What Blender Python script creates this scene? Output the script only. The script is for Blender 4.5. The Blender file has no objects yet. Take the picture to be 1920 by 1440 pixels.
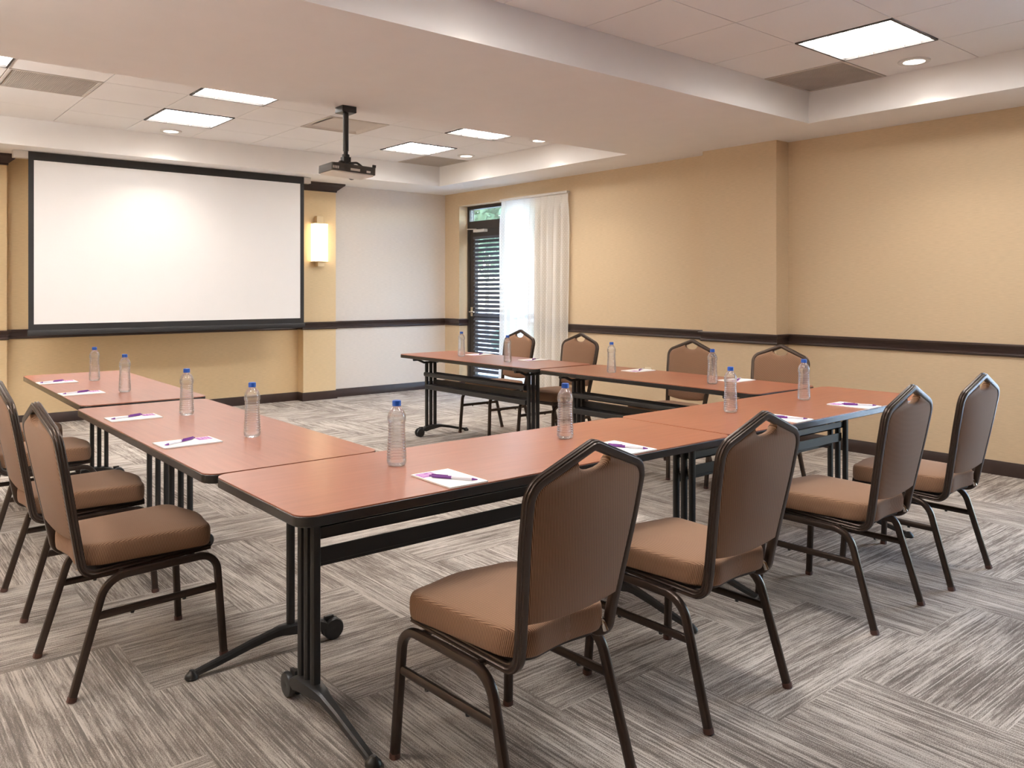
import bpy, bmesh, math, random
from mathutils import Vector, Matrix
random.seed(7)
PI = math.pi
scene = bpy.context.scene
COL = scene.collection

# ------------------------------------------------------------------ helpers
def lin(c):
    c = c / 255.0
    return c / 12.92 if c <= 0.04045 else ((c + 0.055) / 1.055) ** 2.4
def rgb(r, g, b):
    return (lin(r), lin(g), lin(b), 1.0)

class NT:
    """small wrapper for building node trees"""
    def __init__(self, mat):
        self.t = mat.node_tree; self.n = self.t.nodes; self.l = self.t.links
    def new(self, typ, **kw):
        nd = self.n.new(typ)
        for k, v in kw.items():
            setattr(nd, k, v)
        return nd
    def link(self, a, b): self.l.new(a, b)
    def val(self, sock, v):
        if isinstance(v, (int, float, tuple, list)): sock.default_value = v
        else: self.l.new(v, sock)
    def math(self, op, a, b=None, c=None, clamp=False):
        nd = self.n.new('ShaderNodeMath'); nd.operation = op; nd.use_clamp = clamp
        self.val(nd.inputs[0], a)
        if b is not None: self.val(nd.inputs[1], b)
        if c is not None: self.val(nd.inputs[2], c)
        return nd.outputs[0]
    def comb(self, x, y, z=0.0):
        nd = self.n.new('ShaderNodeCombineXYZ')
        for i, v in enumerate((x, y, z)): self.val(nd.inputs[i], v)
        return nd.outputs[0]
    def noise(self, vec, scale, detail=2.0, rough=0.5):
        nd = self.n.new('ShaderNodeTexNoise'); nd.noise_dimensions = '3D'
        self.l.new(vec, nd.inputs['Vector']); nd.inputs['Scale'].default_value = scale
        nd.inputs['Detail'].default_value = detail; nd.inputs['Roughness'].default_value = rough
        return nd.outputs['Fac']
    def ramp(self, fac, stops):
        nd = self.n.new('ShaderNodeValToRGB'); self.l.new(fac, nd.inputs['Fac'])
        e = nd.color_ramp.elements
        while len(e) < len(stops): e.new(0.5)
        for el, (p, c) in zip(e, stops): el.position = p; el.color = c
        return nd.outputs['Color']
    def mixc(self, fac, a, b):
        nd = self.n.new('ShaderNodeMix'); nd.data_type = 'RGBA'
        self.val(nd.inputs[0], fac); self.val(nd.inputs[6], a); self.val(nd.inputs[7], b)
        return nd.outputs[2]
    def sel(self, fac, a, b):
        nd = self.n.new('ShaderNodeMix'); nd.data_type = 'FLOAT'
        self.val(nd.inputs[0], fac); self.val(nd.inputs[2], a); self.val(nd.inputs[3], b)
        return nd.outputs[0]

def material(name):
    m = bpy.data.materials.new(name); m.use_nodes = True
    return m, NT(m), m.node_tree.nodes['Principled BSDF']

def plain(name, col, rough=0.5, metal=0.0, spec=0.5, bump=0.0, bscale=200.0, vary=0.06, vscale=6.0):
    m, t, p = material(name)
    tc = t.new('ShaderNodeTexCoord')
    n = t.noise(tc.outputs['Object'], vscale, 3.0)
    lo = tuple(c * (1 - vary) for c in col[:3]) + (1,); hi = tuple(min(1, c * (1 + vary)) for c in col[:3]) + (1,)
    t.link(t.ramp(n, [(0.3, lo), (0.7, hi)]), p.inputs['Base Color'])
    p.inputs['Roughness'].default_value = rough; p.inputs['Metallic'].default_value = metal
    p.inputs['Specular IOR Level'].default_value = spec
    if bump:
        b = t.new('ShaderNodeBump'); b.inputs['Strength'].default_value = bump; b.inputs['Distance'].default_value = 0.002
        t.link(t.noise(tc.outputs['Object'], bscale, 2.0), b.inputs['Height']); t.link(b.outputs[0], p.inputs['Normal'])
    return m

def emitter(name, col, strength):
    m, t, p = material(name)
    p.inputs['Base Color'].default_value = col; p.inputs['Roughness'].default_value = 0.4
    p.inputs['Emission Color'].default_value = col; p.inputs['Emission Strength'].default_value = strength
    return m

# ------------------------------------------------------------------ mesh building
class MB:
    def __init__(self): self.bm = bmesh.new(); self.mi = 0
    def _f(self, vs):
        try:
            f = self.bm.faces.new(vs); f.material_index = self.mi; return f
        except ValueError: return None
    def box(self, x0, x1, y0, y1, z0, z1, M=None):
        v = [Vector((x, y, z)) for z in (z0, z1) for y in (y0, y1) for x in (x0, x1)]
        if M: v = [M @ p for p in v]
        v = [self.bm.verts.new(p) for p in v]
        for q in ((0, 2, 3, 1), (4, 5, 7, 6), (0, 1, 5, 4), (2, 6, 7, 3), (0, 4, 6, 2), (1, 3, 7, 5)):
            self._f([v[i] for i in q])
        return self
    def rings(self, rings, closed_ring=True, cap0=True, cap1=True):
        R = [[self.bm.verts.new(p) for p in r] for r in rings]
        n = len(R[0])
        for a, b in zip(R, R[1:]):
            for i in range(n if closed_ring else n - 1):
                j = (i + 1) % n
                self._f([a[i], a[j], b[j], b[i]])
        if cap0: self._f(list(reversed(R[0])))
        if cap1: self._f(R[-1])
        return self
    def lathe(self, prof, seg=24, M=None, caps=True):
        rings = []
        for r, z in prof:
            ring = [Vector((r * math.cos(2 * PI * i / seg), r * math.sin(2 * PI * i / seg), z)) for i in range(seg)]
            rings.append([M @ p for p in ring] if M else ring)
        return self.rings(rings, True, caps, caps)
    def sweep(self, path, sec, n0, caps=True):
        path = [Vector(p) for p in path]
        rings = []; n = Vector(n0).normalized(); tp = None
        for i, p in enumerate(path):
            if i == 0: t = path[1] - p
            elif i == len(path) - 1: t = p - path[i - 1]
            else: t = (path[i + 1] - p).normalized() + (p - path[i - 1]).normalized()
            t.normalize()
            if tp is not None:
                n = tp.rotation_difference(t) @ n
            n = (n - t * n.dot(t)).normalized(); b = t.cross(n)
            k = 1.0
            if 0 < i < len(path) - 1:
                c = max(0.35, t.dot((p - path[i - 1]).normalized())); k = 1.0
            rings.append([p + n * a + b * c2 for a, c2 in sec]); tp = t.copy()
        return self.rings(rings, True, caps, caps)
    def prism(self, outline, z0, z1, M=None):
        r0 = [Vector((x, y, z0)) for x, y in outline]; r1 = [Vector((x, y, z1)) for x, y in outline]
        if M: r0 = [M @ p for p in r0]; r1 = [M @ p for p in r1]
        return self.rings([r0, r1])
    def rib_uv(self, top, side):
        bmesh.ops.recalc_face_normals(self.bm, faces=self.bm.faces[:])
        l = self.bm.loops.layers.uv.new('rib')
        for f in self.bm.faces:
            fn = top if abs(f.normal.z) > .55 or side is None else side
            us = [fn(lp.vert.co) for lp in f.loops]
            for lp, q in zip(f.loops, us): lp[l].uv = q
        return self
    def obj(self, name, mat, parent=None, smooth=None, bevel=None, seg=2, loc=None):
        bmesh.ops.recalc_face_normals(self.bm, faces=self.bm.faces[:])
        me = bpy.data.meshes.new(name); self.bm.to_mesh(me); self.bm.free()
        mats = mat if isinstance(mat, (list, tuple)) else [mat]
        for m in mats: me.materials.append(m)
        o = bpy.data.objects.new(name, me); COL.objects.link(o)
        if loc is not None: o.location = loc
        if parent is not None: o.parent = parent
        if smooth is not None:
            me.shade_smooth()
            me.set_sharp_from_angle(angle=math.radians(smooth))
        if bevel:
            b = o.modifiers.new('bevel', 'BEVEL'); b.width = bevel; b.segments = seg; b.limit_method = 'ANGLE'
            b.angle_limit = math.radians(40)
            if smooth is None:
                me.shade_smooth(); b.harden_normals = True
        return o

def fillet(pts, radii, seg=6):
    pts = [Vector(p) for p in pts]
    if isinstance(radii, (int, float)): radii = [radii] * len(pts)
    out = [pts[0]]
    for i in range(1, len(pts) - 1):
        p0, p1, p2, r = pts[i - 1], pts[i], pts[i + 1], radii[i]
        d1 = (p0 - p1).normalized(); d2 = (p2 - p1).normalized()
        ang = d1.angle(d2)
        if r <= 0 or ang > PI - 0.02: out.append(p1); continue
        t = r / math.tan(ang / 2); t = min(t, (p0 - p1).length * 0.49, (p2 - p1).length * 0.49)
        r2 = t * math.tan(ang / 2)
        c = p1 + (d1 + d2).normalized() * (r2 / math.sin(ang / 2))
        a = (p1 + d1 * t) - c; b = (p1 + d2 * t) - c
        w = a.angle(b)
        for k in range(seg + 1):
            u = k / seg
            out.append(c + (a * math.sin((1 - u) * w) + b * math.sin(u * w)) / math.sin(w))
    out.append(pts[-1]); return out

def rounded(R, n=16, e=3.2, sx=1.0, sy=1.0):
    s = []
    for i in range(n):
        a = 2 * PI * i / n; c, d = math.cos(a), math.sin(a)
        k = (abs(c) ** e + abs(d) ** e) ** (-1 / e)
        s.append((R * sx * k * c, R * sy * k * d))
    return s
def round_rect(hx, hy, r, seg=6):
    o = []
    for cx_, cy_, a0 in ((hx - r, hy - r, 0), (-hx + r, hy - r, PI / 2), (-hx + r, -hy + r, PI), (hx - r, -hy + r, 1.5 * PI)):
        for k in range(seg + 1):
            a = a0 + PI / 2 * k / seg; o.append((cx_ + r * math.cos(a), cy_ + r * math.sin(a)))
    return o

def tag(o, label, cat, group=None):
    o['label'] = label; o['category'] = cat
    if group: o['group'] = group
    return o
def thing(name, loc=(0, 0, 0), rz=0.0, label=None, cat=None, group=None):
    o = bpy.data.objects.new(name, None); COL.objects.link(o)
    o.empty_display_size = 0.1; o.location = loc; o.rotation_euler = (0, 0, rz)
    if label: tag(o, label, cat, group)
    return o
def struct(o, label=None):
    o['kind'] = 'structure'
    if label: o['label'] = label
    return o
def copy_tree(o, parent=None):
    c = o.copy(); COL.objects.link(c)
    if parent is not None: c.parent = parent
    for ch in list(o.children): copy_tree(ch, c)
    return c
class Stock:
    """first place() hands out the original, later ones copies of it with its parts"""
    def __init__(self, proto): self.p = proto; self.first = True
    def place(self, loc, rz, label, cat, group):
        o = self.p if self.first else copy_tree(self.p)
        self.first = False
        o.location = loc; o.rotation_euler = (0, 0, rz); tag(o, label, cat, group)
        return o

# ------------------------------------------------------------------ materials
def wall_mat(name, col):
    m, t, p = material(name)
    tc = t.new('ShaderNodeTexCoord'); sep = t.new('ShaderNodeSeparateXYZ'); t.link(tc.outputs['Object'], sep.inputs[0])
    h = t.math('ADD', sep.outputs[0], sep.outputs[1])
    v = t.comb(t.math('MULTIPLY', h, 18.0), t.math('MULTIPLY', sep.outputs[2], 260.0), 0.0)
    n = t.noise(v, 1.0, 2.0)
    lo = tuple(c * 0.955 for c in col[:3]) + (1,); hi = tuple(min(1, c * 1.04) for c in col[:3]) + (1,)
    t.link(t.ramp(n, [(0.35, lo), (0.65, hi)]), p.inputs['Base Color'])
    b = t.new('ShaderNodeBump'); b.inputs['Strength'].default_value = 0.12; b.inputs['Distance'].default_value = 0.001
    t.link(n, b.inputs['Height']); t.link(b.outputs[0], p.inputs['Normal'])
    p.inputs['Roughness'].default_value = 0.75; p.inputs['Specular IOR Level'].default_value = 0.25
    return m

def carpet_mat():
    m, t, p = material('carpet_planks')
    W, X0, Y0 = 0.47, 0.82, 2.81
    tc = t.new('ShaderNodeTexCoord'); sep = t.new('ShaderNodeSeparateXYZ'); t.link(tc.outputs['Object'], sep.inputs[0])
    px = t.math('DIVIDE', t.math('SUBTRACT', sep.outputs[0], X0), W); py = t.math('DIVIDE', t.math('SUBTRACT', sep.outputs[1], Y0), W)
    i = t.math('FLOOR', px); j = t.math('FLOOR', py); fx = t.math('SUBTRACT', px, i); fy = t.math('SUBTRACT', py, j)
    k = t.math('FLOORED_MODULO', t.math('ADD', t.math('ADD', i, j), 0.001), 4.0)
    vert = t.math('GREATER_THAN', k, 1.5)
    second = t.math('GREATER_THAN', t.math('FLOORED_MODULO', k, 2.0), 0.5)
    u = t.math('ADD', t.sel(vert, fx, fy), second); v = t.sel(vert, fy, fx)
    ii = t.math('SUBTRACT', i, t.math('MULTIPLY', second, t.math('SUBTRACT', 1.0, vert)))
    jj = t.math('SUBTRACT', j, t.math('MULTIPLY', second, vert))
    wn = t.new('ShaderNodeTexWhiteNoise'); wn.noise_dimensions = '3D'; t.link(t.comb(ii, jj, vert), wn.inputs['Vector'])
    rs = t.new('ShaderNodeSeparateXYZ'); t.link(wn.outputs['Color'], rs.inputs[0])
    ou = t.math('MULTIPLY', rs.outputs[0], 60.0); ov = t.math('MULTIPLY', rs.outputs[1], 40.0)
    # every tuft row carries its own run of dark and light yarn; slow patches decide which yarn wins
    row = t.math('FLOOR', t.math('MULTIPLY', v, W / 0.0040))
    def runs(a, k):
        return t.noise(t.comb(t.math('ADD', t.math('MULTIPLY', u, a), ou), t.math('ADD', t.math('MULTIPLY', row, k), ov), rs.outputs[2]), 1.0, 2.0, 0.6)
    def lay(a, b, det):
        return t.noise(t.comb(t.math('ADD', t.math('MULTIPLY', u, a), ou), t.math('ADD', t.math('MULTIPLY', v, b), ov), rs.outputs[2]), 1.0, det, 0.55)
    n1 = runs(1.9, 5.37); n2 = runs(8.0, 3.71); patch = lay(1.3, 2.6, 2.0); band = lay(0.8, 15.0, 1.0); line = runs(0.35, 7.13)
    speck = t.noise(tc.outputs['Object'], 330.0, 1.0)
    s = t.math('ADD', t.math('MULTIPLY', n1, 0.85), t.math('MULTIPLY', n2, 0.45))
    s = t.math('ADD', s, t.math('ADD', t.math('MULTIPLY', patch, 0.46), t.math('MULTIPLY', band, 0.42)))
    s = t.math('ADD', s, t.math('MULTIPLY', t.math('SUBTRACT', speck, 0.5), 0.8))
    s = t.math('ADD', t.math('MULTIPLY', t.math('SUBTRACT', t.math('ADD', s, t.math('MULTIPLY', t.math('GREATER_THAN', line, 0.6), 0.16)), 1.10), 1.4), 0.5)
    c = t.ramp(s, [(0.18, rgb(113, 105, 99)), (0.42, rgb(144, 134, 127)), (0.58, rgb(181, 172, 163)), (0.85, rgb(211, 203, 196))])
    t.link(c, p.inputs['Base Color'])
    p.inputs['Roughness'].default_value = 0.95; p.inputs['Specular IOR Level'].default_value = 0.1
    b = t.new('ShaderNodeBump'); b.inputs['Strength'].default_value = 0.3; b.inputs['Distance'].default_value = 0.003
    t.link(t.math('ADD', speck, t.math('MULTIPLY', n1, 0.6)), b.inputs['Height']); t.link(b.outputs[0], p.inputs['Normal'])
    return m

def laminate_mat():
    m, t, p = material('table_laminate')
    tc = t.new('ShaderNodeTexCoord'); sep = t.new('ShaderNodeSeparateXYZ'); t.link(tc.outputs['Object'], sep.inputs[0])
    v = t.comb(t.math('MULTIPLY', sep.outputs[0], 3.0), t.math('MULTIPLY', sep.outputs[1], 55.0), 0.0)
    n = t.noise(v, 1.0, 4.0, 0.6); n2 = t.noise(tc.outputs['Object'], 2.2, 2.0)
    f = t.math('ADD', t.math('MULTIPLY', n, 0.6), t.math('MULTIPLY', n2, 0.4))
    t.link(t.ramp(f, [(0.3, rgb(150, 88, 66)), (0.7, rgb(172, 106, 80))]), p.inputs['Base Color'])
    p.inputs['Roughness'].default_value = 0.33; p.inputs['Specular IOR Level'].default_value = 0.5
    p.inputs['Coat Weight'].default_value = 0.25; p.inputs['Coat Roughness'].default_value = 0.22
    return m

def fabric_mat():
    m, t, p = material('chair_fabric')
    tc = t.new('ShaderNodeTexCoord'); uv = t.new('ShaderNodeUVMap'); uv.uv_map = 'rib'
    sep = t.new('ShaderNodeSeparateXYZ'); t.link(uv.outputs[0], sep.inputs[0])
    d = t.math('ADD', sep.outputs[0], t.math('MULTIPLY', sep.outputs[1], 0.22))
    w = t.math('ADD', t.math('MULTIPLY', t.math('SINE', t.math('MULTIPLY', d, 2 * PI / 0.0052)), 0.5), 0.5)
    n = t.noise(tc.outputs['Object'], 9.0, 2.0)
    c = t.mixc(w, rgb(106, 76, 56), rgb(178, 140, 112))
    t.link(t.mixc(t.math('MULTIPLY', n, 0.25), c, rgb(138, 104, 80)), p.inputs['Base Color'])
    p.inputs['Roughness'].default_value = 0.85; p.inputs['Specular IOR Level'].default_value = 0.2
    p.inputs['Sheen Weight'].default_value = 0.15
    b = t.new('ShaderNodeBump'); b.inputs['Strength'].default_value = 0.4; b.inputs['Distance'].default_value = 0.0012
    t.link(w, b.inputs['Height']); t.link(b.outputs[0], p.inputs['Normal'])
    return m

def clear_mat(name, refl=1.0, tint=(0.97, 0.985, 1.0, 1), haze=0.0):
    """thin clear plastic: lets light straight through, mirrors at its glancing rims"""
    m = bpy.data.materials.new(name); m.use_nodes = True; t = NT(m); t.n.clear()
    out = t.new('ShaderNodeOutputMaterial'); mix = t.new('ShaderNodeMixShader')
    tr = t.new('ShaderNodeBsdfTransparent'); tr.inputs['Color'].default_value = tint
    gl = t.new('ShaderNodeBsdfGlossy'); gl.inputs['Roughness'].default_value = 0.07
    fr = t.new('ShaderNodeFresnel'); fr.inputs['IOR'].default_value = 1.5
    t.link(t.math('MINIMUM', t.math('MULTIPLY', fr.outputs[0], refl), 0.75), mix.inputs[0])
    hz = t.new('ShaderNodeBsdfDiffuse'); hz.inputs['Color'].default_value = (.95, .96, .97, 1)
    hm = t.new('ShaderNodeMixShader'); hm.inputs[0].default_value = haze
    t.link(tr.outputs[0], hm.inputs[1]); t.link(hz.outputs[0], hm.inputs[2])
    t.link(hm.outputs[0], mix.inputs[1]); t.link(gl.outputs[0], mix.inputs[2]); t.link(mix.outputs[0], out.inputs['Surface'])
    return m
def water_mat():
    m = bpy.data.materials.new('water'); m.use_nodes = True; t = NT(m); t.n.clear()
    out = t.new('ShaderNodeOutputMaterial'); mix = t.new('ShaderNodeMixShader'); mix.inputs[0].default_value = 0.3
    tr = t.new('ShaderNodeBsdfTransparent'); tr.inputs['Color'].default_value = (0.985, 0.99, 1.0, 1)
    gl = t.new('ShaderNodeBsdfGlass'); gl.inputs['IOR'].default_value = 1.2; gl.inputs['Roughness'].default_value = 0.02
    t.link(tr.outputs[0], mix.inputs[1]); t.link(gl.outputs[0], mix.inputs[2]); t.link(mix.outputs[0], out.inputs['Surface'])
    return m
def sheer_mat():
    m = bpy.data.materials.new('sheer_fabric'); m.use_nodes = True; t = NT(m); t.n.clear()
    out = t.new('ShaderNodeOutputMaterial')
    uv = t.new('ShaderNodeUVMap'); uv.uv_map = 'cloth'
    sep = t.new('ShaderNodeSeparateXYZ'); t.link(uv.outputs[0], sep.inputs[0])
    # small diamonds woven in offset rows
    su = t.math('MULTIPLY', sep.outputs[0], 1 / 0.021); sv = t.math('MULTIPLY', sep.outputs[1], 1 / 0.021)
    row = t.math('FLOOR', sv); su2 = t.math('ADD', su, t.math('MULTIPLY', t.math('FLOORED_MODULO', row, 2.0), 0.5))
    du = t.math('ABSOLUTE', t.math('SUBTRACT', t.math('FRACT', su2), 0.5)); dv = t.math('ABSOLUTE', t.math('SUBTRACT', t.math('FRACT', sv), 0.5))
    dot = t.math('LESS_THAN', t.math('ADD', du, dv), 0.30)
    dif = t.new('ShaderNodeBsdfDiffuse'); dif.inputs['Color'].default_value = rgb(247, 244, 240)
    tl = t.new('ShaderNodeBsdfTranslucent'); tl.inputs['Color'].default_value = rgb(238, 240, 240)
    ml = t.new('ShaderNodeMixShader'); ml.inputs[0].default_value = 0.33
    t.link(dif.outputs[0], ml.inputs[1]); t.link(tl.outputs[0], ml.inputs[2])
    tr = t.new('ShaderNodeBsdfTransparent'); mx = t.new('ShaderNodeMixShader')
    t.link(t.math('ADD', 0.84, t.math('MULTIPLY', dot, 0.13)), mx.inputs[0])
    t.link(tr.outputs[0], mx.inputs[1]); t.link(ml.outputs[0], mx.inputs[2]); t.link(mx.outputs[0], out.inputs['Surface'])
    return m
def glass_mat():
    m = clear_mat('window_glass', 1.0, (0.9, 0.94, 0.95, 1)); return m
def foliage_mat():
    m, t, p = material('foliage')
    tc = t.new('ShaderNodeTexCoord'); n = t.noise(tc.outputs['Object'], 5.0, 3.0)
    t.link(t.ramp(n, [(0.3, rgb(88, 122, 92)), (0.7, rgb(160, 186, 156))]), p.inputs['Base Color'])
    p.inputs['Roughness'].default_value = 0.6
    return m
def tile_mat():
    return plain('acoustic_tile', rgb(238, 234, 231), 0.9, spec=0.1, bump=0.25, bscale=160.0, vary=0.02, vscale=1.2)

M = dict(
    beige=wall_mat('wallpaper_beige', rgb(212, 189, 157)), accent=wall_mat('wallpaper_gold', rgb(227, 201, 160)),
    rear_dark=wall_mat('dark_unseen_wall', rgb(122, 92, 68)), white=wall_mat('wallpaper_white', rgb(226, 216, 207)), soffit=plain('ceiling_paint', rgb(240, 237, 235), 0.9, spec=0.1, vary=0.01),
    tile=tile_mat(), carpet=carpet_mat(), trim=plain('espresso_wood', rgb(56, 41, 37), 0.35, vary=0.12, vscale=12),
    lam=laminate_mat(), edge=plain('black_edge', rgb(40, 37, 36), 0.26), black=plain('black_metal', rgb(43, 42, 42), 0.42, spec=0.4),
    plast=plain('black_plastic', rgb(44, 43, 43), 0.38), fabric=fabric_mat(),
    frame=plain('bronze_frame', rgb(70, 58, 51), 0.3, metal=0.55, vary=0.08), foot=plain('worn_rubber', rgb(92, 62, 54), 0.7),
    chrome=plain('chrome', rgb(210, 205, 200), 0.12, metal=1.0, vary=0.0), pan=plain('seat_pan', rgb(44, 36, 33), 0.6),
    clear=clear_mat('clear_plastic', 1.5, (1, 1, 1, 1), 0.10), water=water_mat(), cap=plain('blue_cap', rgb(30, 84, 176), 0.4, vary=0.03),
    paper=plain('paper', rgb(250, 248, 246), 0.8, spec=0.2, vary=0.0), purple=plain('purple_ink', rgb(176, 112, 184), 0.7, vary=0.05),
    pink=plain('pink_ink', rgb(226, 178, 216), 0.7), penp=plain('purple_plastic', rgb(118, 52, 142), 0.3, vary=0.03),
    pencl=plain('frosted_pen_barrel', rgb(236, 232, 240), 0.25, vary=0.0),
    screen=plain('screen_fabric', rgb(238, 236, 236), 0.8, spec=0.2, vary=0.004), mask=plain('screen_black', rgb(38, 37, 38), 0.6),
    wmetal=plain('white_metal', rgb(214, 208, 202), 0.4), grill=plain('grille_grey', rgb(206, 196, 186), 0.8, vary=0.02),
    grilld=plain('grille_taupe', rgb(205, 195, 186), 0.8), dmetal=plain('dark_frame', rgb(58, 52, 48), 0.5),  # even pale tone of the return grille and vent backings
    lens=emitter('troffer_lens', (1.0, 0.985, 0.96, 1), 11.0), louv=plain('louver_white', rgb(240, 238, 234), 0.4),
    down=emitter('downlight_lens', (1.0, 0.9, 0.78, 1), 2.5), sconce=emitter('sconce_glass', (1.0, 0.80, 0.5, 1), 3.0),
    brass=plain('champagne_metal', rgb(238, 216, 178), 0.35, metal=0.2), proj=plain('projector_white', rgb(232, 226, 220), 0.4),
    projd=plain('projector_dark', rgb(62, 56, 52), 0.45), glass=glass_mat(), bronze=plain('door_bronze', rgb(52, 46, 44), 0.4),
    blind=plain('blind_slat', rgb(74, 76, 86), 0.5), sheer=sheer_mat(), outlet=plain('ivory_plate', rgb(240, 226, 200), 0.4),
    pave=plain('concrete', rgb(214, 212, 206), 0.9, vary=0.08), leaf=foliage_mat(), bark=plain('bark', rgb(90, 72, 58), 0.9),
    ext=plain('stucco', rgb(200, 190, 175), 0.9),
)

# ------------------------------------------------------------------ room dimensions
XL, XR, YF, YB = -1.25, 6.40, -2.6, 9.11
ZS, ZT = 2.604, 2.846          # soffit and tile heights
OY0, OY1, OZ = 7.25, 8.785, 2.43   # opening with the glazed door
WY0, WY1 = 0.15, 1.30              # second glazed opening, outside the picture
T1 = (-0.6, 5.79, -1.50, 3.38)     # near tray x0 x1 y0 y1
T2 = (-0.9, 5.79, 5.25, 8.36)
YP, YR = 9.02, 9.16               # pilaster face, recess face
PX0, PX1, QX0, QX1 = 0.78, 1.275, 4.29, 4.715

b = MB(); b.box(XL - .3, XR + .3, YF - .3, YB + .4, -.1, 0); struct(b.obj('floor', M['carpet']), 'grey and taupe streaked carpet planks laid in herringbone')
# ceiling: plaster soffit with two trays
b = MB()
for x0, x1, y0, y1 in ((XL, XR, YF, T1[2]), (XL, XR, T1[3], T2[2]), (XL, XR, T2[3], YB + .2), (XL, T1[0], T1[2], T1[3]), (T1[1], XR, T1[2], T1[3]),
                       (XL, T2[0], T2[2], T2[3]), (T2[1], XR, T2[2], T2[3])):
    b.box(x0, x1, y0, y1, ZS, 3.05)
struct(b.obj('ceiling', M['soffit']))
CW, CH = 0.6075, 0.61
def cell(tray, k, m):
    t = T1 if tray == 1 else T2
    return (t[1] - CW * (k + 1), t[1] - CW * k, t[3] - CH * (m + 1), t[3] - CH * m)
special = {(1, 1, 1), (1, 5, 1), (1, 9, 1), (1, 1, 3), (1, 5, 3), (1, 0, 0), (2, 1, 1), (2, 1, 3), (2, 5, 1), (2, 5, 3), (2, 8, 1), (2, 8, 3), (2, 7, 2), (2, 3, 2), (2, 0, 0)}
for tray, nm in ((1, 'ceiling_near'), (2, 'ceiling_far')):
    t = T1 if tray == 1 else T2
    b = MB(); b.box(t[0], t[1], t[2], t[3], ZT + .03, ZT + .05)
    k = 0
    while t[1] - CW * k > t[0] + .01:
        m = 0
        while t[3] - CH * m > t[2] + .01:
            if (tray, k, m) not in special:
                x0, x1, y0, y1 = cell(tray, k, m); x0 = max(x0, t[0]); y0 = max(y0, t[2])
                b.box(x0 + .003, x1 - .003, y0 + .003, y1 - .003, ZT, ZT + .03)
            m += 1
        k += 1
    struct(b.obj(nm, M['tile']))

# walls
b = MB(); b.box(XL - .3, XL, YF - .3, YB + .4, 0, 3.1); struct(b.obj('wall_left', M['beige']))
b = MB(); b.box(XL, XR, YF - .3, YF, 0, 3.1); struct(b.obj('wall_front', M['rear_dark']))  # unseen rear wall, coloured dark to cut fill light on the chair backs
b = MB()
for y0, y1, z0, z1 in ((YF - .3, WY0, 0, 3.1), (WY0, WY1, OZ, 3.1), (WY1, OY0, 0, 3.1), (OY0, OY1, OZ, 3.1), (OY1, YB + .4, 0, 3.1)):
    b.box(XR, XR + .225, y0, y1, z0, z1)
struct(b.obj('wall_right', M['beige']), 'beige papered side wall with the glazed door')
b = MB(); b.box(XL, QX1 - .02, YR, YR + .2, 0, 2.7); struct(b.obj('wall_back', M['accent']), 'gold papered end wall behind the projection screen')
b = MB(); b.box(QX1 - .03, XR + .02, YB, YB + .25, 0, 2.7); struct(b.obj('wall_back_white', M['white']), 'white papered end wall beside the sconce pilaster')
for x0, x1, lb in ((PX0, PX1, 'gold pilaster at the edge of the picture'), (QX0, QX1, 'gold pilaster carrying the lit sconce')):
    b = MB(); b.box(x0, x1, YP, YR + .01, 0, ZS); struct(b.obj('pilaster', M['accent']), lb)
b = MB(); b.box(6.215, XR + .01, 3.93, 4.70, 0, ZS); struct(b.obj('pillar', M['beige']), 'beige square wall pillar')

def trim_run(name, pts, prof, mat, label=None):
    """moulding swept along a plan polyline, room side on the right of travel, mitred at the corners"""
    P = [Vector(p) for p in pts]; rings = []
    for i, p in enumerate(P):
        d0 = (P[i] - P[i - 1]).normalized() if i else None
        d1 = (P[i + 1] - P[i]).normalized() if i < len(P) - 1 else None
        n0 = Vector((d0.y, -d0.x)) if d0 else None; n1 = Vector((d1.y, -d1.x)) if d1 else None
        if n0 is None: n = n1
        elif n1 is None: n = n0
        else:
            n = (n0 + n1); n = n / max(0.2, n.dot(n0))
        rings.append([Vector((p.x + n.x * o, p.y + n.y * o, z)) for o, z in prof])
    b = MB(); b.rings(rings); o = b.obj(name, mat, smooth=30); struct(o, label); return o
RAIL = [(-.004, .845), (.010, .845), (.017, .850), (.020, .858), (.017, .866), (.010, .871), (.012, .893), (.016, .902), (.027, .912), (.033, .922), (.033, .930), (.028, .936), (-.004, .936)]
BASE = [(-.004, 0.0), (.014, 0.0), (.014, .082), (.010, .090), (.008, .100), (-.004, .100)]
CROWN = [(-.004, 2.503), (.008, 2.503), (.012, 2.512), (.011, 2.522), (.024, 2.530), (.040, 2.546), (.058, 2.562), (.066, 2.570), (.072, 2.573), (.083, 2.582), (.086, 2.592), (.086, ZS), (-.004, ZS)]
back_path = [(XL, YR), (PX0, YR), (PX0, YP), (PX1, YP), (PX1, YR), (QX0, YR), (QX0, YP), (QX1, YP), (QX1, YB), (XR, YB), (XR, OY1), (XR + .135, OY1)]
right_path = [(XR + .135, OY0), (XR, OY0), (XR, 4.70), (6.215, 4.70), (6.215, 3.93), (XR, 3.93), (XR, WY1)]
rear_path = [(XR, WY0), (XR, YF), (XL, YF), (XL, YR)]
for i, (nm, pth) in enumerate((('back', back_path), ('right', right_path), ('left', rear_path))):
    trim_run('trim_%d' % (i + 1), pth, RAIL, M['trim'], 'dark chair rail moulding')
    trim_run('baseboard_' + nm, pth, BASE, M['trim'], 'dark baseboard')
trim_run('trim_4', [(PX0, YR), (PX0, YP), (PX1, YP), (PX1, YR)], CROWN, M['trim'], 'dark crown moulding on the pilaster at the picture edge')
trim_run('trim_5', [(QX0, YR), (QX0, YP), (QX1, YP), (QX1, YB)], CROWN, M['trim'], 'dark crown moulding on the sconce pilaster')

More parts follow.
